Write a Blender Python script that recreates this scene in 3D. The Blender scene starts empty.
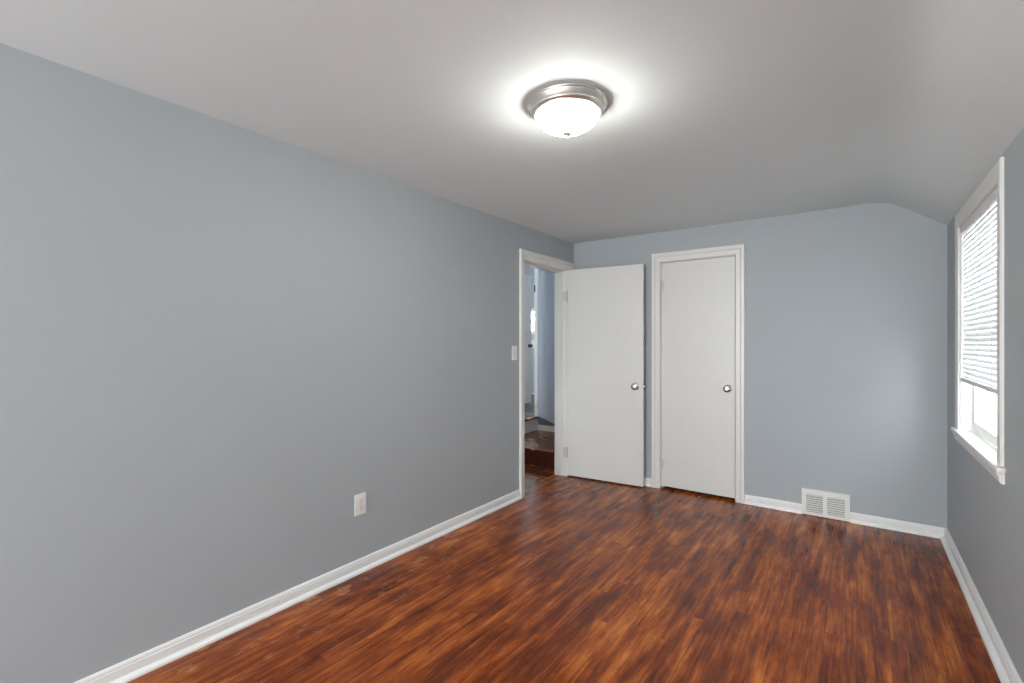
import bpy, bmesh, math, random
from mathutils import Vector, Matrix

random.seed(7)
sc = bpy.context.scene
COL = sc.collection
PI = math.pi

# ------------------------------------------------------------------ camera
EYE = 1.2961
YAW = 0.62265
FPX = 480.6
cd = bpy.data.cameras.new('camera')
cam = bpy.data.objects.new('camera', cd)
COL.objects.link(cam)
cam.location = (0, 0, EYE)
cam.rotation_euler = (PI / 2, 0, YAW)
cd.sensor_fit = 'HORIZONTAL'
cd.sensor_width = 36
cd.lens = FPX / 1024 * 36
cd.shift_y = 1.2 / 1024
cd.clip_start = 0.02
sc.camera = cam

# ------------------------------------------------------------------ world, exposure
w = bpy.data.worlds.new('overcast_sky')
sc.world = w
w.use_nodes = True
bg = w.node_tree.nodes['Background']
bg.inputs[0].default_value = (0.95, 0.98, 1.0, 1)
bg.inputs[1].default_value = 8.0
sc.view_settings.view_transform = 'Standard'
sc.view_settings.look = 'None'
sc.view_settings.gamma = 1
sc.view_settings.use_curve_mapping = False
sc.view_settings.exposure = 1.28
LAMP = 34.0
sc.cycles.max_bounces = 16
sc.cycles.diffuse_bounces = 10
sc.cycles.transmission_bounces = 10
sc.cycles.sample_clamp_indirect = 8

# ------------------------------------------------------------------ room dimensions (m)
XL, XR, YF, YB = -2.2927, 0.4840, -3.00, 4.25
HC = 2.2835            # flat ceiling
WT = 0.125             # partition thickness
DY0, DY1, DZ = 3.357, 4.102, 2.002        # doorway in the left wall
CX0, CX1, CZ = -1.424, -0.802, 2.012     # closet door in the back wall
WY0, WY1, WZ0, WZ1 = 2.800, 3.760, 0.790, 1.962   # window in the right wall
WX = XR + 0.135         # outside face of right wall
Z1, Z2 = 0.167, 0.342  # hall landing, far room floor


def portal(name, loc, rot, sx, sy):
    l = bpy.data.lights.new(name, 'AREA')
    l.shape = 'RECTANGLE'
    l.size, l.size_y = sx, sy
    l.cycles.is_portal = True
    o = bpy.data.objects.new(name, l)
    COL.objects.link(o)
    o.location, o.rotation_euler = loc, rot
    return o


FW = (-2.20, 0.05)     # daylight opening added in the front wall (x range), behind the camera
FZ = (0.45, 2.05)
portal('daylight_portal', (WX + .02, (WY0 + WY1) / 2, (WZ0 + WZ1) / 2), (0, PI / 2, 0), WZ1 - WZ0, WY1 - WY0)
portal('daylight_portal', (sum(FW) / 2, YF - .16, sum(FZ) / 2), (PI / 2, 0, 0), FW[1] - FW[0], FZ[1] - FZ[0])
portal('daylight_portal', (-4.92, 7.66, 1.70), (-PI / 2, 0, 0), 1.15, .4)
portal('daylight_portal', (-6.32, 5.6, 1.60), (0, -PI / 2, 0), .9, .8)
portal('daylight_portal', (-3.04, 2.48, .565), (PI / 2, 0, 0), .5, .13)


# ------------------------------------------------------------------ materials
def mat(name):
    m = bpy.data.materials.new(name)
    m.use_nodes = True
    nt = m.node_tree
    return m, nt, nt.nodes['Principled BSDF']


def N(nt, typ, **kw):
    n = nt.nodes.new(typ)
    for k, v in kw.items():
        if k == 'op':
            n.operation = v
        elif k.startswith('i'):
            n.inputs[int(k[1:])].default_value = v
        else:
            setattr(n, k, v)
    return n


def painted(name, col, rough, spec=0.5, bump=0.0, bscale=250, var=0.03, vscale=3):
    m, nt, b = mat(name)
    L = nt.links.new
    b.inputs['Roughness'].default_value = rough
    b.inputs['Specular IOR Level'].default_value = spec
    tc = N(nt, 'ShaderNodeTexCoord')
    n = N(nt, 'ShaderNodeTexNoise')
    n.inputs['Scale'].default_value = vscale
    n.inputs['Detail'].default_value = 4
    L(tc.outputs['Object'], n.inputs['Vector'])
    r = N(nt, 'ShaderNodeMapRange')
    r.inputs['To Min'].default_value = 1 - var
    r.inputs['To Max'].default_value = 1 + var
    L(n.outputs['Fac'], r.inputs['Value'])
    mx = N(nt, 'ShaderNodeVectorMath', operation='SCALE')
    mx.inputs[0].default_value = col
    L(r.outputs['Result'], mx.inputs['Scale'])
    L(mx.outputs['Vector'], b.inputs['Base Color'])
    if bump:
        n2 = N(nt, 'ShaderNodeTexNoise')
        n2.inputs['Scale'].default_value = bscale
        n2.inputs['Detail'].default_value = 3
        L(tc.outputs['Object'], n2.inputs['Vector'])
        bp = N(nt, 'ShaderNodeBump')
        bp.inputs['Strength'].default_value = bump
        bp.inputs['Distance'].default_value = 0.002
        L(n2.outputs['Fac'], bp.inputs['Height'])
        L(bp.outputs['Normal'], b.inputs['Normal'])
    return m


M_WALL = painted('blue_grey_wall_paint', (.380, .416, .436), .55, .35, .12, 160, .02, 2.5)
M_CEIL = painted('white_ceiling_paint', (.665, .720, .730), .75, .3, .10, 120, .015, 1.5)
M_TRIM = painted('white_trim_paint', (.73, .725, .695), .32, .5, .05, 60, .02, 8)
M_BASE = painted('white_baseboard_paint', (.78, .79, .785), .32, .5, .05, 60, .02, 8)
M_DOOR = painted('white_door_paint', (.68, .68, .65), .38, .5, .10, 40, .02, 5)
M_PLATE = painted('white_plastic', (.78, .78, .75), .30, .5, 0, 1, .01, 5)
M_DARK = painted('dark_void_paint', (.03, .03, .03), .8)
M_GREYDUCT = painted('grey_duct_metal', (.30, .305, .31), .6)
M_HINGE = painted('grey_painted_hinge', (.60, .59, .555), .35, .5, 0, 1, .08, 60)  # slightly greyer than the trim paint
M_RISER = painted('dark_red_riser', (.085, .016, .007), .35, .5, .1, 60, .15, 12)
M_CARPET = painted('grey_far_floor', (.16, .165, .165), .8, .2, .3, 300, .15, 40)
M_HALLWALL = painted('hall_blue_wall_paint', (.40, .44, .50), .42, .5, .1, 160, .02, 2.5)
M_SHADE = painted('dark_grey_wall_shade', (.10, .10, .11), .5)  # shadow tone for the wedge on the hall end wall
M_BLACK = painted('black_metal', (.03, .03, .035), .35)
M_VINYL = painted('white_vinyl', (.80, .81, .82), .3, .5, 0, 1, .01, 5)
M_CREAM = painted('cream_baseboard_paint', (.66, .63, .54), .4)


def metal(name, col, rough):
    m, nt, b = mat(name)
    b.inputs['Base Color'].default_value = (*col, 1)
    b.inputs['Metallic'].default_value = 1
    tc = N(nt, 'ShaderNodeTexCoord')
    n = N(nt, 'ShaderNodeTexNoise')
    n.inputs['Scale'].default_value = 60
    nt.links.new(tc.outputs['Object'], n.inputs['Vector'])
    r = N(nt, 'ShaderNodeMapRange')
    r.inputs['To Min'].default_value = rough * .85
    r.inputs['To Max'].default_value = rough * 1.15
    nt.links.new(n.outputs['Fac'], r.inputs['Value'])
    nt.links.new(r.outputs['Result'], b.inputs['Roughness'])
    return m


M_NICKEL = metal('brushed_nickel', (.78, .75, .69), .34)
M_FINIAL = metal('satin_finial', (.80, .78, .74), .5)
M_KNOB = metal('satin_nickel', (.66, .62, .57), .24)
M_STEEL = metal('worn_steel', (.40, .39, .37), .4)

# frosted glass bowl, lit from inside
m, nt, b = mat('lit_frosted_glass')
b.inputs['Base Color'].default_value = (.92, .92, .90, 1)
b.inputs['Roughness'].default_value = .35
b.inputs['Emission Color'].default_value = (1.0, .965, .89, 1)
b.inputs['Emission Strength'].default_value = LAMP
M_BOWL = m

# window glass
m, nt, b = mat('window_glass')
nt.nodes.remove(b)
out = nt.nodes['Material Output']
tr = N(nt, 'ShaderNodeBsdfTransparent')
tr.inputs[0].default_value = (.96, .98, .98, 1)
gl = N(nt, 'ShaderNodeBsdfGlossy')
gl.inputs['Roughness'].default_value = .03
fr = N(nt, 'ShaderNodeFresnel')
fr.inputs[0].default_value = 1.45
ms = N(nt, 'ShaderNodeMixShader')
ge = N(nt, 'ShaderNodeNewGeometry')
ff = N(nt, 'ShaderNodeMath', operation='SUBTRACT')
ff.inputs[0].default_value = 1.0
nt.links.new(ge.outputs['Backfacing'], ff.inputs[1])
fm = N(nt, 'ShaderNodeMath', operation='MULTIPLY')
nt.links.new(ff.outputs[0], fm.inputs[0])
nt.links.new(fr.outputs[0], fm.inputs[1])
nt.links.new(fm.outputs[0], ms.inputs[0])
nt.links.new(tr.outputs[0], ms.inputs[1])
nt.links.new(gl.outputs[0], ms.inputs[2])
nt.links.new(ms.outputs[0], out.inputs[0])
M_GLASS = m

# blind slat: white vinyl that lets some light through
m, nt, b = mat('white_blind_slat')
out = nt.nodes['Material Output']
b.inputs['Base Color'].default_value = (.82, .82, .80, 1)
b.inputs['Roughness'].default_value = .4
tl = N(nt, 'ShaderNodeBsdfTranslucent')
tl.inputs[0].default_value = (.85, .86, .84, 1)
ms = N(nt, 'ShaderNodeMixShader')
ms.inputs[0].default_value = .08
nt.links.new(b.outputs[0], ms.inputs[1])
nt.links.new(tl.outputs[0], ms.inputs[2])
nt.links.new(ms.outputs[0], out.inputs[0])
M_SLAT = m


def wood_floor(name, bright=1.0, along='Y'):
    """narrow strip floor, stained red brown, mottled and worn"""
    m, nt, b = mat(name)
    L = nt.links.new
    tc = N(nt, 'ShaderNodeTexCoord')
    sp = N(nt, 'ShaderNodeSeparateXYZ')
    L(tc.outputs['Object'], sp.inputs[0])
    ax, ay = ('X', 'Y') if along == 'Y' else ('Y', 'X')

    def mth(op, a, b_=None, c_=None):
        n = N(nt, 'ShaderNodeMath', operation=op)
        for i, v in enumerate((a, b_, c_)):
            if v is None:
                continue
            if isinstance(v, (int, float)):
                n.inputs[i].default_value = v
            else:
                L(v, n.inputs[i])
        return n.outputs[0]

    WID, LEN = .0585, 1.05
    u = mth('DIVIDE', sp.outputs[ax], WID)
    row = mth('FLOOR', u)
    fu = mth('FRACT', u)
    wn = N(nt, 'ShaderNodeTexWhiteNoise', noise_dimensions='1D')
    L(row, wn.inputs['W'])
    v0 = mth('DIVIDE', sp.outputs[ay], LEN)
    v = mth('ADD', v0, mth('MULTIPLY', wn.outputs['Value'], 7.3))
    colm = mth('FLOOR', v)
    fv = mth('FRACT', v)
    cmb = N(nt, 'ShaderNodeCombineXYZ')
    L(row, cmb.inputs[0]); L(colm, cmb.inputs[1])
    pid = N(nt, 'ShaderNodeTexWhiteNoise', noise_dimensions='2D')
    L(cmb.outputs[0], pid.inputs['Vector'])

    def stretched(sx, sy, shift):
        c = N(nt, 'ShaderNodeCombineXYZ')
        L(mth('MULTIPLY', sp.outputs[ax], sx), c.inputs[0])
        L(mth('MULTIPLY', sp.outputs[ay], sy), c.inputs[1])
        L(mth('MULTIPLY', pid.outputs['Value'], shift), c.inputs[2])
        return c.outputs[0]

    def noise(vec, scale, detail, rough=.55, dist=0.0):
        n = N(nt, 'ShaderNodeTexNoise')
        n.inputs['Scale'].default_value = scale
        n.inputs['Detail'].default_value = detail
        n.inputs['Roughness'].default_value = rough
        n.inputs['Distortion'].default_value = dist
        L(vec, n.inputs['Vector'])
        return n.outputs['Fac']

    grain = noise(stretched(75, 3.2, 9), 1.0, 6, .68, .0)
    streak = noise(stretched(21, 2.3, .9), 1.0, 5, .62, .0)
    blot = noise(stretched(5.0, 1.5, .35), 1.0, 4, .6, .0)
    patch = noise(stretched(12, 5.0, 1.0), 1.0, 5, .7, .0)
    # tone: 0 dark brown .. 1 light orange
    t = mth('MULTIPLY', mth('SUBTRACT', streak, .5), 1.15)
    t = mth('ADD', t, mth('MULTIPLY', mth('SUBTRACT', grain, .5), .85))
    t = mth('ADD', t, mth('MULTIPLY', mth('SUBTRACT', blot, .5), 1.0))
    t = mth('ADD', t, mth('MULTIPLY', mth('SUBTRACT', patch, .5), .55))
    t = mth('ADD', t, mth('MULTIPLY', mth('SUBTRACT', pid.outputs['Value'], .5), .12))
    t = mth('ADD', t, .50)
    # worn varnish along the left wall side
    wear = noise(stretched(13, 7, 0), 1.0, 6, .75, .3)
    edge = N(nt, 'ShaderNodeMapRange')
    edge.inputs['From Min'].default_value = XL + .55
    edge.inputs['From Max'].default_value = XL + .02
    L(sp.outputs['X'], edge.inputs['Value'])
    wm = N(nt, 'ShaderNodeMapRange')
    wm.inputs['From Min'].default_value = .55
    wm.inputs['From Max'].default_value = .63
    L(wear, wm.inputs['Value'])
    wmask = mth('MULTIPLY', wm.outputs[0], edge.outputs[0])
    ramp = N(nt, 'ShaderNodeValToRGB')
    cr = ramp.color_ramp
    stops = [(.14, (.080, .0150, .0045)), (.34, (.142, .0275, .0058)), (.50, (.240, .0515, .0088)),
             (.64, (.345, .0825, .0130)), (.88, (.550, .1750, .0300))]
    while len(cr.elements) < len(stops):
        cr.elements.new(.5)
    for e, (p_, c_) in zip(cr.elements, stops):
        e.position = p_
        e.color = (*[x * bright for x in c_], 1)
    L(t, ramp.inputs[0])
    mixw = N(nt, 'ShaderNodeMix', data_type='RGBA')
    L(mth('MULTIPLY', wmask, .75), mixw.inputs[0])
    L(ramp.outputs[0], mixw.inputs[6])
    mixw.inputs[7].default_value = (.52, .22, .065, 1)
    # seams
    du = mth('MULTIPLY', mth('MINIMUM', fu, mth('SUBTRACT', 1, fu)), WID)
    dv = mth('MULTIPLY', mth('MINIMUM', fv, mth('SUBTRACT', 1, fv)), LEN)
    dd = mth('MINIMUM', du, mth('MULTIPLY', dv, 1.8))
    seam = N(nt, 'ShaderNodeMapRange')
    seam.inputs['From Min'].default_value = .0006
    seam.inputs['From Max'].default_value = .0022
    L(dd, seam.inputs['Value'])
    mixs = N(nt, 'ShaderNodeMix', data_type='RGBA')
    L(mth('ADD', mth('MULTIPLY', seam.outputs[0], .45), .55), mixs.inputs[0])
    mixs.inputs[6].default_value = (.020, .007, .004, 1)
    L(mixw.outputs[2], mixs.inputs[7])
    L(mixs.outputs[2], b.inputs['Base Color'])
    b.inputs['Roughness'].default_value = .27
    b.inputs['Specular IOR Level'].default_value = .28
    bp = N(nt, 'ShaderNodeBump')
    bp.inputs['Strength'].default_value = .25
    bp.inputs['Distance'].default_value = .0015
    hgt = mth('ADD', mth('MULTIPLY', seam.outputs[0], .6), mth('ADD', mth('MULTIPLY', grain, .2), mth('MULTIPLY', blot, .3)))
    L(hgt, bp.inputs['Height'])
    L(bp.outputs['Normal'], b.inputs['Normal'])
    return m


M_FLOOR = wood_floor('stained_strip_floor')
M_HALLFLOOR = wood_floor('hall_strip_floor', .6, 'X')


# ------------------------------------------------------------------ mesh helpers
def obj(name, bm, m, parent=None, smooth=False, kind=None):
    me = bpy.data.meshes.new(name)
    bmesh.ops.recalc_face_normals(bm, faces=bm.faces)
    bm.to_mesh(me)
    bm.free()
    me.materials.append(m)
    o = bpy.data.objects.new(name, me)
    COL.objects.link(o)
    if smooth:
        for p in me.polygons:
            p.use_smooth = True
        try:
            me.set_sharp_from_angle(angle=math.radians(smooth if smooth is not True else 35))
        except Exception:
            pass
    if parent is not None:
        o.parent = parent
        o.matrix_parent_inverse = parent.matrix_world.inverted()
    if kind:
        o['kind'] = kind
    return o


def tag(o, label=None, cat=None, group=None, kind=None):
    if label: o['label'] = label
    if cat: o['category'] = cat
    if group: o['group'] = group
    if kind: o['kind'] = kind
    return o


def empty(name, loc, rz=0.0):
    o = bpy.data.objects.new(name, None)
    COL.objects.link(o)
    o.location = loc
    o.rotation_euler = (0, 0, rz)
    o.empty_display_size = .05
    bpy.context.view_layer.update()
    return o


def box(bm, x0, x1, y0, y1, z0, z1, bev=0.0, mtx=None):
    r = bmesh.ops.create_cube(bm, size=1.0)
    vs = r['verts']
    for v in vs:
        v.co = Vector((x0 + (v.co.x + .5) * (x1 - x0), y0 + (v.co.y + .5) * (y1 - y0), z0 + (v.co.z + .5) * (z1 - z0)))
    if bev:
        es = list({e for v in vs for e in v.link_edges})
        rb = bmesh.ops.bevel(bm, geom=es, offset=bev, segments=2, affect='EDGES', profile=.5)
        vs = list({v for f in rb['faces'] for v in f.verts} | {v for v in vs if v.is_valid})
    if mtx is not None:
        bmesh.ops.transform(bm, matrix=mtx, verts=[v for v in vs if v.is_valid])
    return vs


def boxes(*bs, bev=0.0):
    bm = bmesh.new()
    for q in bs:
        box(bm, *q, bev=bev)
    return bm


def prism(bm, pts, frame, t0, t1):
    """extrude polygon pts (a,b) from t0 to t1; frame(a,b,t)->xyz"""
    A = [bm.verts.new(frame(a, b_, t0)) for a, b_ in pts]
    B = [bm.verts.new(frame(a, b_, t1)) for a, b_ in pts]
    n = len(pts)
    bm.faces.new(A)
    bm.faces.new(B[::-1])
    for i in range(n):
        bm.faces.new((A[i], A[(i + 1) % n], B[(i + 1) % n], B[i]))


def lathe(bm, prof, centre, axis='z', seg=48, cap=True):
    """prof: (radius, height) along the axis"""
    rings = []
    c = Vector(centre)

    def P(r, h, a):
        p, q = r * math.cos(a), r * math.sin(a)
        if axis == 'z': return c + Vector((p, q, h))
        if axis == 'y': return c + Vector((p, h, q))
        return c + Vector((h, p, q))
    for r, h in prof:
        if r < 1e-6:
            rings.append([bm.verts.new(P(0, h, 0))])
        else:
            rings.append([bm.verts.new(P(r, h, 2 * PI * k / seg)) for k in range(seg)])
    for A, B in zip(rings, rings[1:]):
        for k in range(seg):
            k2 = (k + 1) % seg
            if len(A) == 1 and len(B) == 1: continue
            if len(A) == 1: bm.faces.new((A[0], B[k], B[k2]))
            elif len(B) == 1: bm.faces.new((A[k], A[k2], B[0]))
            else: bm.faces.new((A[k], A[k2], B[k2], B[k]))
    if cap:
        for R in (rings[0], rings[-1]):
            if len(R) > 2:
                bm.faces.new(R)


# wall frames: (u along wall, z, out into the room)
def on_left(u, z, o): return Vector((XL + o, u, z))
def on_right(u, z, o): return Vector((XR - o, u, z))
def on_back(u, z, o): return Vector((u, YB - o, z))


def fbox(bm, fr, u0, u1, z0, z1, o0, o1, bev=0.0):
    a, c = fr(u0, z0, o0), fr(u1, z1, o1)
    box(bm, min(a.x, c.x), max(a.x, c.x), min(a.y, c.y), max(a.y, c.y), min(a.z, c.z), max(a.z, c.z), bev)


def casing(fr, u0, u1, z0, z1, wl, wr, wt, prof, sill=False):
    """mitred casing round an opening; prof = [(d 0..1, out)], wl/wr/wt widths of the three sides"""
    bm = bmesh.new()
    rows = []
    for d, o in prof:
        rows.append([bm.verts.new(fr(*p, o)) for p in ((u0 - d * wl, z0), (u0 - d * wl, z1 + d * wt), (u1 + d * wr, z1 + d * wt), (u1 + d * wr, z0))])
    n = len(rows)
    for i in range(n):
        A, B = rows[i], rows[(i + 1) % n]
        for k in range(3):
            bm.faces.new((A[k], A[k + 1], B[k + 1], B[k]))
    bm.faces.new([r[0] for r in rows])
    bm.faces.new([r[3] for r in rows][::-1])
    return bm


CAS = [(0, 0), (0, .012), (.06, .015), (.50, .015), (.54, .012), (.58, .018), (.64, .021), (.94, .021), (1, .017), (1, 0)]
CASW = [(0, 0), (0, .009), (.05, .012), (.95, .013), (1, .010), (1, 0)]
# (out, z) baseboard with shoe moulding
BASE = [(0, 0), (.031, 0), (.030, .008), (.025, .015), (.018, .019), (.014, .021), (.014, .053), (.0115, .056), (.012, .062), (.009, .069), (.004, .072), (0, .072)]

# ------------------------------------------------------------------ room shell
TOP = 2.42
bm = bmesh.new()
box(bm, XL - WT, XR + .17, YF - .14, YB + .75, -.12, 0)
floor = obj('floor', bm, M_FLOOR, kind='structure')
tag(floor, 'worn red-brown strip wood floor of the empty bedroom')

bm = bmesh.new()
prof = [(XL, HC)]
bend = [(-.02, 2.2835), (.06, 2.2830), (.11, 2.2800), (.15, 2.2740), (.185, 2.2635), (.215, 2.2490), (.245, 2.2300), (.28, 2.2070), (XR, 2.0690)]
prof += bend + [(XR, TOP), (XL, TOP)]
prism(bm, prof, lambda a, b_, t: Vector((a, t, b_)), YF, YB)
ceil = obj('ceiling', bm, M_CEIL, kind='structure', smooth=30)
tag(ceil, 'white ceiling curving down into a slope above the window wall')

# left wall with the doorway
bm = boxes((XL - WT, XL, YF - .14, DY0, 0, TOP), (XL - WT, XL, DY0, DY1, DZ, TOP), (XL - WT, XL, DY1, YB, 0, TOP))
tag(obj('wall_left', bm, M_WALL, kind='structure'), 'long blue-grey wall with outlet and open doorway')
# back wall with the closet recess
bm = boxes((XL, CX0, YB, YB + WT, 0, TOP), (CX1, XR, YB, YB + WT, 0, TOP), (CX0, CX1, YB, YB + WT, CZ, TOP))
tag(obj('wall_back', bm, M_WALL, kind='structure'), 'blue-grey end wall around the closet door')
bm = boxes((CX0 - .3, CX1 + .3, YB + .70, YB + .75, 0, TOP), (CX0 - .3, CX0 - .25, YB + WT, YB + .70, 0, TOP), (CX1 + .25, CX1 + .3, YB + WT, YB + .70, 0, TOP), (CX0 - .25, CX1 + .25, YB + WT, YB + .70, TOP - .05, TOP))
obj('wall_closet', bm, M_WALL, kind='structure')
# right wall with the window
bm = bmesh.new()
ys = [YF - .14, WY0, WY1, YB + WT]
for i in (0, 2):
    box(bm, XR, WX, ys[i], ys[i + 1], 0, TOP)
for a, c in ((WY0, WY1),):
    box(bm, XR, WX, a, c, 0, WZ0)
    box(bm, XR, WX, a, c, WZ1, TOP)
tag(obj('wall_right', bm, M_WALL, kind='structure'), 'blue-grey window wall under the sloped ceiling')
# front wall behind the camera
bm = boxes((XL, FW[0], YF - .14, YF, 0, TOP), (FW[1], XR, YF - .14, YF, 0, TOP), (FW[0], FW[1], YF - .14, YF, 0, FZ[0]), (FW[0], FW[1], YF - .14, YF, FZ[1], TOP))
obj('wall_front', bm, M_WALL, kind='structure')

# baseboards
bm = bmesh.new()
prism(bm, BASE, lambda a, b_, t: on_left(t, b_, a), YF, DY0 - .060)
tag(obj('baseboard_left', bm, M_BASE, kind='structure', smooth=25), 'white baseboard along the long wall')
bm = bmesh.new()
prism(bm, BASE, lambda a, b_, t: on_right(t, b_, a * 1.25), YF, YB)
tag(obj('baseboard_right', bm, M_BASE, kind='structure', smooth=25), 'white baseboard under the window')
bm = bmesh.new()
VX0, VX1 = -.340, -.041
for a, c in ((XL + .03, CX0 - .073), (CX1 + .064, VX0), (VX1, XR - .004)):
    prism(bm, BASE, lambda a_, b_, t: on_back(t, b_, a_ * .62), a, c)
tag(obj('baseboard_back', bm, M_BASE, kind='structure', smooth=25), 'white baseboard either side of the closet and vent')

# door casings and jambs
bm = casing(on_left, DY0, DY1, 0, DZ, .060, .140, .080, CAS)
tag(obj('trim_1', bm, M_TRIM, kind='structure'), 'white casing of the doorway to the hall')
bm = bmesh.new()
J = .018
for a, c in ((DY0, DY0 + .004), (DY1 - .004, DY1)):
    box(bm, XL - WT, XL, a, c, 0, DZ)
box(bm, XL - WT, XL, DY0, DY1, DZ - .006, DZ)
# stops
box(bm, XL - WT, XL - .045, DY1 - .016, DY1 - .004, 0, DZ - .004)
box(bm, XL - .085, XL - .045, DY0 + .004, DY0 + .012, 0, DZ - .004)
box(bm, XL - WT, XL - .045, DY0, DY1, DZ - .020, DZ - .004)
tag(obj('trim_2', bm, M_TRIM, kind='structure'), 'white jamb and stop inside the hall doorway')
bm = casing(on_back, CX0, CX1, 0, CZ, .075, .066, .080, CAS)
tag(obj('trim_3', bm, M_TRIM, kind='structure'), 'white casing of the closet door')
bm = boxes((CX0, CX0 + .004, YB, YB + WT, 0, CZ), (CX1 - .004, CX1, YB, YB + WT, 0, CZ), (CX0, CX1, YB, YB + WT, CZ - .004, CZ),
           (CX0 + .004, CX0 + .016, YB + .043, YB + WT, .0, CZ), (CX1 - .016, CX1 - .004, YB + .043, YB + WT, .0, CZ), (CX0, CX1, YB + .043, YB + WT, CZ - .016, CZ - .004))
tag(obj('trim_4', bm, M_TRIM, kind='structure'), 'white jamb inside the closet doorway')


# ------------------------------------------------------------------ doors
def knob(parent, x, z, y, sgn, rad=.029, length=.056):
    """door knob on a face at local y, pointing to sgn along local y"""
    W = parent.matrix_world
    s = length / .056
    prof = [(0, 0), (.031, 0), (.032, .003), (.030, .006), (.020, .009), (.012, .011), (.0105, .020), (.012, .026),
            (.020, .030), (.0275, .036), (rad, .043), (.0270, .050), (.020, .0545), (.010, .056), (0, .056)]
    bm = bmesh.new()
    lathe(bm, [(r, h * sgn * s) for r, h in prof[:8]] + [(0, .026 * sgn * s)], (x, y, z), 'y', 40, False)
    bmesh.ops.transform(bm, matrix=W, verts=bm.verts)
    rose = obj('door_knob', bm, M_KNOB, parent, smooth=40)
    bm = bmesh.new()
    lathe(bm, [(0, .024 * sgn * s)] + [(r, h * sgn * s) for r, h in prof[7:]], (x, y, z), 'y', 40, False)
    bmesh.ops.transform(bm, matrix=W, verts=bm.verts)
    obj('knob_grip', bm, M_KNOB, rose, smooth=40)
    return rose


def hinge(parent, bmfun, m):
    bm = bmesh.new()
    bmfun(bm)
    bmesh.ops.transform(bm, matrix=parent.matrix_world, verts=bm.verts)
    return obj('hinge', bm, m, parent, smooth=30)


# closet door: local x from hinge side, local y into the closet
d1 = empty('door_1', (CX0, YB, 0))
tag(d1, 'closed white closet door between the open door and the floor vent', 'door', kind='structure')
LW = CX1 - CX0
bm = bmesh.new()
box(bm, CX0 + .008, CX1 - .007, YB + .002, YB + .037, .024, CZ - .008, bev=.002)
obj('door_panel', bm, M_DOOR, d1)
knob(d1, LW - .062, .918, .002, -1)
bm = boxes((CX1 - .0065, CX1 - .0045, YB + .001, YB + .028, .89, .948))
obj('latch_plate', bm, M_STEEL, d1)
for z in (1.800, .220):
    def hf(bm, z=z):
        for k in range(3):
            z0 = z - .045 + k * .030
            lathe(bm, [(0, 0), (.0065, 0), (.0065, .029), (0, .029)], (.006, -.004, z0), 'z', 14, False)
        lathe(bm, [(0, 0), (.004, 0), (.005, .006), (0, .009)], (.006, -.004, z + .045), 'z', 12, False)
        lathe(bm, [(0, -.009), (.005, -.006), (.004, 0), (0, 0)], (.006, -.004, z - .045), 'z', 12, False)
        box(bm, .008, .034, -.0005, .0021, z - .044, z + .044)
    hinge(d1, hf, M_HINGE)

# room door, swung open into the room close to the end wall
ang = math.atan2(4.157 - 4.099, -1.544 + 2.276)
d2 = empty('door_2', (-2.276, 4.099, 0), ang)
tag(d2, 'open white flush door swung into the room beside the closet', 'door', kind='structure')
DW, DT = .732, .035
W2 = d2.matrix_world
bm = bmesh.new()
box(bm, 0, DW, 0, DT, 0.012, 1.999, bev=.002, mtx=W2)
obj('door_panel', bm, M_DOOR, d2)
knob(d2, DW - .070, .905, 0, -1)
knob(d2, DW - .070, .905, DT, 1, length=.048)
bm = bmesh.new()
box(bm, DW - .0005, DW + .0015, .006, .029, .876, .934, mtx=W2)
pl = bmesh.new()
lathe(pl, [(0, DW), (.010, DW), (.010, DW + .014), (.006, DW + .019), (0, DW + .020)], (0, .0175, .905), 'x', 16, False)
bmesh.ops.transform(pl, matrix=W2, verts=pl.verts)
lb = obj('latch_bolt', pl, M_KNOB, d2, smooth=40)
obj('latch_plate', bm, M_KNOB, d2)
for z in (1.745, .235):
    def hf2(bm, z=z):
        for k in range(3):
            z0 = z - .045 + k * .030
            lathe(bm, [(0, 0), (.0065, 0), (.0065, .029), (0, .029)], (-.008, -.006, z0), 'z', 14, False)
        lathe(bm, [(0, 0), (.0045, 0), (.0055, .006), (0, .010)], (-.008, -.006, z + .045), 'z', 12, False)
        lathe(bm, [(0, -.010), (.0055, -.006), (.0045, 0), (0, 0)], (-.008, -.006, z - .045), 'z', 12, False)
        box(bm, -.001, .0005, 0, .030, z - .044, z + .044)
        box(bm, -.046, -.012, -.0085, -.0020, z - .044, z + .044)
    hinge(d2, hf2, M_HINGE)
    bm = bmesh.new()
    for z0 in (z - .0165, z + .0135, z + .0445, z - .0465):
        lathe(bm, [(0, 0), (.0072, 0), (.0072, .003), (0, .003)], (-.008, -.006, z0), 'z', 14, False)
    bmesh.ops.transform(bm, matrix=W2, verts=bm.verts)
    obj('hinge_pin', bm, M_STEEL, d2.children[-1], smooth=30)
    bm = bmesh.new()
    for dz in (-.03, 0, .03):
        lathe(bm, [(0, 0), (.004, 0), (.004, .002), (0, .002)], (-.029, -.0100, z + dz), 'y', 10, False)
    bmesh.ops.transform(bm, matrix=W2, verts=bm.verts)
    obj('screw', bm, M_STEEL, [c for c in d2.children if c.name.startswith('hinge')][-1])

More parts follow.
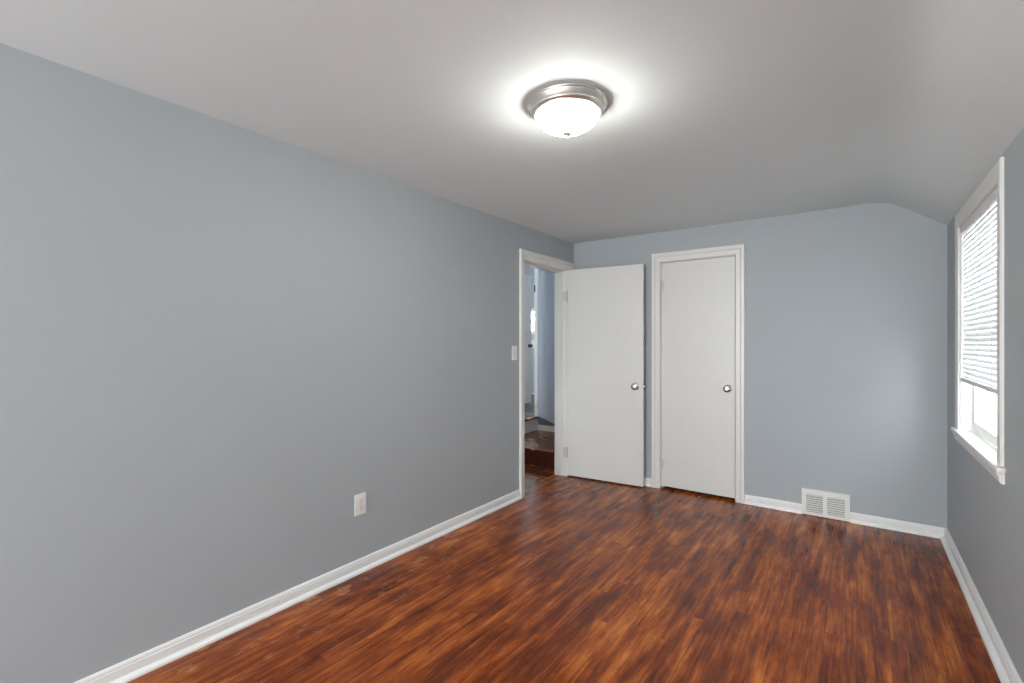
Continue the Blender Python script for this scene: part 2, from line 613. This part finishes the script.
# ------------------------------------------------------------------ window
win = empty('window_1', (XR, (WY0 + WY1) / 2, WZ0))
tag(win, 'white double-hung window half covered by a blind', 'window', kind='structure')
bm = casing(on_right, WY0, WY1, WZ0, WZ1, .058, .090, .088, CASW)
obj('window_casing', bm, M_TRIM, win)
bm = bmesh.new()                                        # jamb lining
JD = .17
box(bm, XR, WX, WY0, WY0 + .015, WZ0, WZ1)
box(bm, XR, WX, WY1 - .015, WY1, WZ0, WZ1)
box(bm, XR, WX, WY0, WY1, WZ1 - .015, WZ1)
box(bm, XR + .085, WX, WY0, WY1, WZ0 - .01, WZ0 + .012)
obj('window_frame', bm, M_TRIM, win)
bm = bmesh.new()                                        # stool
vs = box(bm, XR - .030, XR, WY0 - .095, WY1 + .110, WZ0 - .018, WZ0 + .005, bev=.006)
box(bm, XR - .005, XR + .085, WY0 + .001, WY1 - .001, WZ0 - .022, WZ0 + .003)
obj('window_sill', bm, M_TRIM, win, smooth=30)
bm = bmesh.new()                                        # apron
prism(bm, [(0, 0), (.012, .004), (.016, .010), (.018, .030), (.026, .042), (.026, .050), (0, .050)],
      lambda a, b_, t: on_right(t, WZ0 - .068 + b_, a), WY0 - .070, WY1 + .080)
obj('window_apron', bm, M_TRIM, win)


def sash(y0, y1, z0, z1, x0, x1, st, rb, rt, name='sash'):
    bm = bmesh.new()
    box(bm, x0, x1, y0, y0 + st, z0, z1, bev=.003)
    box(bm, x0, x1, y1 - st, y1, z0, z1, bev=.003)
    box(bm, x0 + .001, x1 - .001, y0 + st - .002, y1 - st + .002, z0, z0 + rb, bev=.003)
    box(bm, x0 + .001, x1 - .001, y0 + st - .002, y1 - st + .002, z1 - rt, z1, bev=.003)
    s = obj(name, bm, M_TRIM, win)
    g = bmesh.new()
    box(g, (x0 + x1) / 2 - .002, (x0 + x1) / 2 + .002, y0 + st - .004, y1 - st + .004, z0 + rb - .004, z1 - rt + .004)
    obj('pane', g, M_GLASS, s)
    return s


MZ = 1.385
sash(WY0 + .016, WY1 - .016, WZ0 + .013, MZ, XR + .050, XR + .076, .045, .048, .035)
sash(WY0 + .016, WY1 - .016, MZ - .035, WZ1 - .016, XR + .079, XR + .105, .045, .035, .045)
# storm frame outside
bm = bmesh.new()
box(bm, XR + .110, XR + .126, WY0 + .015, WY0 + .030, WZ0, WZ1 - .015)
box(bm, XR + .110, XR + .126, WY1 - .030, WY1 - .015, WZ0, WZ1 - .015)
box(bm, XR + .110, XR + .126, WY0 + .030, WY1 - .030, WZ0, WZ0 + .03)
box(bm, XR + .110, XR + .126, WY0 + .030, WY1 - .030, WZ1 - .04, WZ1 - .015)
obj('storm_frame', bm, M_VINYL, win)

# unseen window added behind the camera to supply daylight: frame with one mullion
for nm, axis, a, c, z0, z1 in (('added_fill_window', 'y', FW[0], FW[1], FZ[0], FZ[1]),):
    bm = bmesh.new()
    mid = (a + c) / 2
    segs = [(a, a + .05, z0, z1), (c - .05, c, z0, z1), (a, c, z0, z0 + .05), (a, c, z1 - .05, z1)]
    segs.append((a, c, (z0 + z1) / 2 - .02, (z0 + z1) / 2 + .02) if axis == 'x' else (mid - .04, mid + .04, z0, z1))
    for p, q, r, s in segs:
        if axis == 'x': box(bm, XR + .07, XR + .11, p, q, r, s)
        else: box(bm, p, q, YF - .10, YF - .06, r, s)
    obj(nm, bm, M_TRIM, kind='structure')

# siding wall added outside to cut the sky light reaching the window
M_ADDED_SIDING, nt, b = mat('added_pale_blue_grey_siding')
tc = N(nt, 'ShaderNodeTexCoord')
wv = N(nt, 'ShaderNodeTexWave', wave_type='BANDS', bands_direction='Z')
wv.inputs['Scale'].default_value = 2.2
nt.links.new(tc.outputs['Object'], wv.inputs['Vector'])
bp = N(nt, 'ShaderNodeBump')
bp.inputs['Strength'].default_value = .6
bp.inputs['Distance'].default_value = .02
nt.links.new(wv.outputs['Fac'], bp.inputs['Height'])
nt.links.new(bp.outputs['Normal'], b.inputs['Normal'])
b.inputs['Base Color'].default_value = (.42, .45, .49, 1)
b.inputs['Roughness'].default_value = .7
bm = boxes((XR + 1.9, XR + 2.1, -1.0, 16.0, -2.5, 4.6))
tag(obj('sky_block_wall', bm, M_ADDED_SIDING, kind='structure'), 'pale siding wall added outside the window to block sky light')

# ------------------------------------------------------------------ blind
bl = empty('window_blind', (XR + .014, (WY0 + WY1) / 2, WZ1 - .018))
tag(bl, 'white slatted mini blind lowered halfway down the window', 'blind')
BY0, BY1 = WY0 + .022, WY1 - .022
XB = XR + .014
bm = boxes((XB - .016, XB + .016, BY0, BY1, WZ1 - .045, WZ1 - .016), bev=.003)
obj('headrail', bm, M_VINYL, bl)
bm = bmesh.new()
zt, zb, pitch = WZ1 - .062, 1.108, .0262
n = int((zt - zb) / pitch)
for k in range(n + 1):
    z = zt - k * (zt - zb) / n
    tilt = math.radians(70)
    droop = 0.0
    twist = 0.0
    if k in (n - 9, n - 8):
        tilt = math.radians(75); droop = -.004
    elif k > n - 8:
        tilt = math.radians(58 + 8 * random.random()); twist = .006 * (random.random() - .3)
    SN = 5
    rows = []
    for j in range(SN):
        q = (j / (SN - 1) - .5)
        cr = .0028 * (1 - 4 * q * q)
        px, pz = q * .0315, cr
        dx = px * math.cos(tilt) - pz * math.sin(tilt)
        dz = px * math.sin(tilt) + pz * math.cos(tilt)
        rows.append((dx, dz))
    NS = 8
    grid = []
    for s in range(NS + 1):
        f = s / NS
        yy = BY0 + (BY1 - BY0) * f
        sag = droop * math.sin(PI * f) + twist * (f - .5) - .0012 * math.sin(PI * f * 2) ** 2
        grid.append([bm.verts.new((XB + dx, yy, z + dz + sag)) for dx, dz in rows])
    for s in range(NS):
        for j in range(SN - 1):
            bm.faces.new((grid[s][j], grid[s + 1][j], grid[s + 1][j + 1], grid[s][j + 1]))
obj('slats', bm, M_SLAT, bl, smooth=60)
bm = boxes((XB - .014, XB + .014, BY0, BY1, 1.074, 1.098), bev=.004)
obj('bottom_rail', bm, M_VINYL, bl)
for yy in (BY0 + .14, (BY0 + BY1) / 2, BY1 - .14):
    bm = bmesh.new()
    for dx in (-.0145, .0145):
        lathe(bm, [(0, 0), (.0009, 0), (.0009, zt - 1.09), (0, zt - 1.09)], (XB + dx, yy, 1.092), 'z', 6, False)
    obj('ladder_cord', bm, M_PLATE, bl)
bm = bmesh.new()
lathe(bm, [(0, 0), (.0035, 0), (.0042, .02), (.0035, .04), (.0035, .62), (0, .62)], (XB - .022, BY1 - .09, 1.29), 'z', 8, False)
obj('tilt_wand', bm, M_PLATE, bl)

# ------------------------------------------------------------------ ceiling light
LX, LY = -.972, 1.745
cl = empty('ceiling_light', (LX, LY, HC))
tag(cl, 'round flush ceiling light with glowing frosted bowl and nickel rim', 'ceiling light')
bm = bmesh.new()
lathe(bm, [(.150, 0), (.160, -.0015), (.1645, -.004), (.165, -.007), (.1635, -.010), (.1605, -.0115), (.1595, -.014), (.1550, -.024), (.1485, -.033),
           (.1490, -.0365), (.1480, -.0395), (.1430, -.0430), (.1400, -.045), (.1390, -.0490), (.1330, -.0510), (.133, -.040), (.120, -.010)], (LX, LY, HC), 'z', 96, True)
obj('canopy', bm, M_NICKEL, cl, smooth=40)
bm = bmesh.new()
pr = [(.1260, -.049)]
for k in range(1, 25):
    a = k / 24 * PI / 2
    pr.append((.1260 * math.cos(a) ** 1.12 if k < 24 else 0, -.053 - .067 * math.sin(a)))
lathe(bm, pr, (LX, LY, HC), 'z', 96, False)
obj('glass_bowl', bm, M_BOWL, cl, smooth=60)
bm = bmesh.new()
lathe(bm, [(0, -.112), (.018, -.1195), (.0205, -.1240), (.019, -.128), (.012, -.1325), (.0055, -.133), (.0045, -.136), (.0065, -.140), (.0055, -.144), (0, -.146)], (LX, LY, HC), 'z', 24, False)
obj('finial', bm, M_FINIAL, cl, smooth=50)

# ------------------------------------------------------------------ outlet
ou = empty('wall_outlet', (XL, 1.714, .380))
tag(ou, 'white duplex outlet low on the long blue-grey wall', 'outlet')
bm = bmesh.new()
fbox(bm, on_left, 1.676, 1.752, .320, .440, 0, .006, bev=.0025)
obj('cover_plate', bm, M_PLATE, ou)
for zc in (.4005, .3595):
    bm = bmesh.new()
    pts = []
    for k in range(28):
        a = 2 * PI * k / 28
        pts.append((1.714 + .0172 * math.cos(a), zc + max(-.0142, min(.0142, .0178 * math.sin(a)))))
    prism(bm, pts, lambda a_, b_, t: on_left(a_, b_, t), .0055, .0080)
    rc = obj('receptacle', bm, M_PLATE, ou)
    bm = bmesh.new()
    fbox(bm, on_left, 1.7065, 1.7085, zc - .001, zc + .008, .0079, .0083)
    fbox(bm, on_left, 1.7195, 1.7220, zc - .002, zc + .008, .0079, .0083)
    lathe(bm, [(0, .0079), (.0026, .0079), (.0026, .0083), (0, .0083)], (XL, 1.714, zc - .0075), 'x', 12, False)
    obj('slot', bm, M_DARK, rc)
bm = bmesh.new()
lathe(bm, [(0, .0055), (.0033, .0055), (.0030, .0075), (0, .0078)], (XL, 1.714, .380), 'x', 14, False)
obj('screw', bm, M_STEEL, ou)

# ------------------------------------------------------------------ light switch
sw = empty('light_switch', (XL, 3.226, 1.212))
tag(sw, 'white toggle light switch beside the hall doorway', 'light switch')
bm = bmesh.new()
fbox(bm, on_left, 3.190, 3.262, 1.154, 1.270, 0, .006, bev=.0025)
obj('cover_plate', bm, M_PLATE, sw)
bm = bmesh.new()
fbox(bm, on_left, 3.2205, 3.2315, 1.199, 1.225, .0058, .0066)
obj('toggle_slot', bm, M_GREYDUCT, sw)
bm = bmesh.new()
prism(bm, [(.004, 1.204), (.018, 1.219), (.019, 1.2235), (.006, 1.221)], lambda a_, b_, t: on_left(t, b_, a_), 3.2225, 3.2295)
obj('toggle', bm, M_PLATE, sw)
for z in (1.182, 1.242):
    bm = bmesh.new()
    lathe(bm, [(0, .0055), (.0032, .0055), (.0028, .0072), (0, .0075)], (XL, 3.226, z), 'x', 12, False)
    obj('screw', bm, M_STEEL, sw)

# ------------------------------------------------------------------ floor-level vent register
ve = empty('air_vent', ((VX0 + VX1) / 2, YB, 0))
tag(ve, 'white metal wall vent with two louvered panels at the baseboard', 'vent')
V0, V1 = .006, .196
P1, P2 = (-.311, -.206), (-.178, -.072)
PZ0, PZ1 = .030, .160
bm = bmesh.new()
bands = [(VX0, P1[0], V0, V1), (P2[1], VX1, V0, V1), (P1[0], P2[1], V0, PZ0), (P1[0], P2[1], PZ1, V1), (P1[1], P2[0], PZ0, PZ1)]
for a, c, r, s in bands:
    fbox(bm, on_back, a, c, r, s, .018, .022)
# returns to the wall
fbox(bm, on_back, VX0, VX0 + .003, V0, V1, 0, .020)
fbox(bm, on_back, VX1 - .003, VX1, V0, V1, 0, .020)
fbox(bm, on_back, VX0, VX1, V1 - .003, V1, 0, .020)
fbox(bm, on_back, VX0, VX1, V0, V0 + .003, 0, .020)
fbox(bm, on_back, VX0 + .006, VX1 - .006, V1 - .009, V1 - .006, .021, .0235)
obj('frame', bm, M_PLATE, ve)
bm = bmesh.new()
fbox(bm, on_back, VX0 + .003, VX1 - .003, V0 + .003, V1 - .003, 0, .002)
obj('back_plate', bm, M_GREYDUCT, ve)
for a, c in (P1, P2):
    bm = bmesh.new()
    NL = 8
    for k in range(NL):
        z = PZ0 + (k + .5) * (PZ1 - PZ0) / NL
        prism(bm, [(.008, z + .0035), (.0195, z - .0040), (.0205, z - .0030), (.009, z + .0045)],
              lambda a_, b_, t: on_back(t, b_, a_), a - .001, c + .001)
    obj('louvers', bm, M_PLATE, ve)
for xx in (VX0 + .014, VX1 - .014):
    bm = bmesh.new()
    lathe(bm, [(0, -.0215), (.0035, -.0215), (.003, -.0235), (0, -.024)], (xx, YB, .099), 'y', 12, False)
    obj('screw', bm, M_PLATE, ve)

# ------------------------------------------------------------------ hall beyond the doorway
HX = XL - WT            # hall side of the left wall
LXW = -3.36             # wall with the raised doorway
EY = 5.25               # end wall of the landing
PT = .042               # thin partition of the far room
SY = 4.29               # first step
bm = boxes((LXW, HX, 2.6, SY, -.12, 0))
tag(obj('floor_hall', bm, M_HALLFLOOR, kind='structure'), 'dark red-brown wood floor of the hall')
bm = boxes((LXW, HX, SY + .001, EY, -.12, Z1 - .022), (LXW, HX, SY - .022, EY, Z1 - .022, Z1), bev=.003)
tag(obj('floor_landing', bm, M_HALLFLOOR, kind='structure'), 'wood landing one step above the hall')
bm = boxes((LXW, HX, SY - .002, SY + .001, .0005, Z1 - .022))
tag(obj('trim_10', bm, M_RISER, kind='structure'), 'dark red stained riser of the first hall step')
bm = boxes((HX, HX + WT, YB + .001, EY + .1, 0, 2.75))
obj('wall_hall_side', bm, M_HALLWALL, kind='structure')
bm = boxes((LXW - PT, HX + WT, EY, EY + .1, Z1, 2.75))
tag(obj('wall_hall_end', bm, M_HALLWALL, kind='structure'), 'blue hall wall above the landing')
O0, O1 = 4.42, EY - .004    # raised doorway
bm = boxes((LXW - PT, LXW, 2.6, O0, 0, 2.75), (LXW - PT, LXW, O0, EY, 2.36, 2.75))
obj('wall_hall_far', bm, M_HALLWALL, kind='structure')
bm = boxes((LXW - .12, -3.29, 2.5, 2.6, 0, 2.75), (-2.79, HX, 2.5, 2.6, 0, 2.75), (-3.29, -2.79, 2.5, 2.6, 0, .5), (-3.29, -2.79, 2.5, 2.6, .63, 2.75))  # unseen low slot added to let daylight onto the landing and end wall
obj('wall_hall_front', bm, M_HALLWALL, kind='structure')
bm = boxes((LXW - .12, HX, 2.5, EY + .1, 2.60, 2.70))
obj('ceiling_hall', bm, M_CEIL, kind='structure')
bm = boxes((LXW - .01, LXW + .004, SY + .02, EY, Z1, Z2 - .022))
tag(obj('trim_5', bm, M_TRIM, kind='structure'), 'white riser of the second step in the hall')
bm = boxes((LXW - .35, LXW + .022, SY + .05, EY - .001, Z2 - .022, Z2), bev=.004)
tag(obj('trim_6', bm, M_HALLFLOOR, kind='structure'), 'wood threshold tread of the far room')
bm = boxes((LXW - PT, LXW + .010, O1 - .012, EY - .0005, Z2, 2.42), (LXW, LXW + .016, O0 - .08, O1 - .013, 2.36, 2.44), bev=.002)
tag(obj('trim_7', bm, M_TRIM, kind='structure'), 'white casing of the far room doorway')
bm = boxes((LXW + .017, HX, EY - .016, EY, Z1, Z1 + .072), bev=.003)
tag(obj('baseboard_hall', bm, M_CREAM, kind='structure'), 'cream baseboard on the landing')
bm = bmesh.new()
prism(bm, [(LXW + .017, Z1 + .072), (LXW + .017, Z2 + .005), (-3.02, Z1 + .072)], lambda a, b_, t: Vector((a, t, b_)), EY - .010, EY)  # dark wedge stands in for the shadow below the diagonal light edge
tag(obj('shade_wedge', bm, M_SHADE, kind='structure'), 'dark wedge painted as wall shadow above the cream baseboard')

# far room
FX0, FY1 = -6.2, 7.50
bm = boxes((FX0, LXW - .35, 4.2, FY1, Z2 - .12, Z2 - .001), (LXW - .35, LXW - PT, EY, FY1, Z2 - .12, Z2 - .001), (LXW - .35, LXW - .01, 4.2, EY, Z2 - .12, Z2 - .023))
obj('floor_far_room', bm, M_CARPET, kind='structure')
bm = boxes((FX0, -4.15, 5.18, 5.55, Z2 - .0005, Z2 + .0005))
bm.free()
bm = boxes((FX0, LXW - .12, 4.1, 4.2, Z2, 2.75), (FX0 - .1, FX0, 4.1, 5.2, Z2, 2.75), (FX0 - .1, FX0, 6.0, FY1 + .12, Z2, 2.75), (FX0 - .1, FX0, 5.2, 6.0, Z2, 1.15), (FX0 - .1, FX0, 5.2, 6.0, 2.05, 2.75), (LXW - PT, LXW, EY + .1, FY1 + .12, Z2, 2.75))  # unseen side opening added to bring more daylight into the far room
obj('wall_far_room', bm, M_HALLWALL, kind='structure')
QX0, QX1, QZ0, QZ1 = -5.50, -4.35, 1.52, 1.88
bm = boxes((FX0, QX0, FY1, FY1 + .12, Z2, 2.75), (QX1, LXW - .12, FY1, FY1 + .12, Z2, 2.75), (QX0, QX1, FY1, FY1 + .12, Z2, QZ0), (QX0, QX1, FY1, FY1 + .12, QZ1, 2.75))
obj('wall_far_end', bm, M_HALLWALL, kind='structure')
bm = boxes((FX0, LXW, 4.1, FY1 + .12, 2.70, 2.80))
obj('ceiling_far_room', bm, M_CEIL, kind='structure')
w4 = empty('window_3', ((QX0 + QX1) / 2, FY1, QZ0))
tag(w4, 'small bright window seen through the far doorway', 'window', kind='structure')
bm = boxes((QX0 - .06, QX0, FY1 - .02, FY1, QZ0 - .06, QZ1 + .06), (QX1, QX1 + .06, FY1 - .02, FY1, QZ0 - .06, QZ1 + .06),
           (QX0, QX1, FY1 - .02, FY1, QZ1, QZ1 + .06), (QX0, QX1, FY1 - .03, FY1, QZ0 - .06, QZ0), (QX0, QX1, FY1 + .05, FY1 + .08, (QZ0 + QZ1) / 2 - .012, (QZ0 + QZ1) / 2 + .012))
obj('window_frame', bm, M_TRIM, w4)
bm = boxes((QX0, QX1, FY1 + .06, FY1 + .064, QZ0, QZ1))
obj('pane', bm, M_GLASS, w4)
bm = boxes((-5.30, -4.60, FY1 - .10, FY1, 1.20, 1.345), bev=.004)
tag(obj('trim_9', bm, M_TRIM, kind='structure'), 'white ledge below the small far window')
# door of the far room, open
d3 = empty('door_3', (-4.13, 5.70, Z2), 0)
tag(d3, 'open white door with dark knob seen through the hall', 'door', kind='structure')
bm = bmesh.new()
box(bm, -4.165, -4.130, 5.50, 6.275, Z2 + .025, Z2 + 2.0, bev=.002)
obj('door_panel', bm, M_DOOR, d3)
bm = bmesh.new()
lathe(bm, [(0, 0), (.030, 0), (.030, .005), (.012, .012), (.011, .025), (.024, .033), (.028, .045), (.024, .056), (0, .062)], (-4.130, 6.205, Z2 + .905), 'x', 24, False)
obj('door_knob', bm, M_BLACK, d3, smooth=40)
bm = boxes((LXW - PT, LXW - .026, O1 - .0145, O1 - .012, 1.95, 2.04))
obj('strike_plate', bm, M_BLACK, bpy.data.objects['trim_7'])
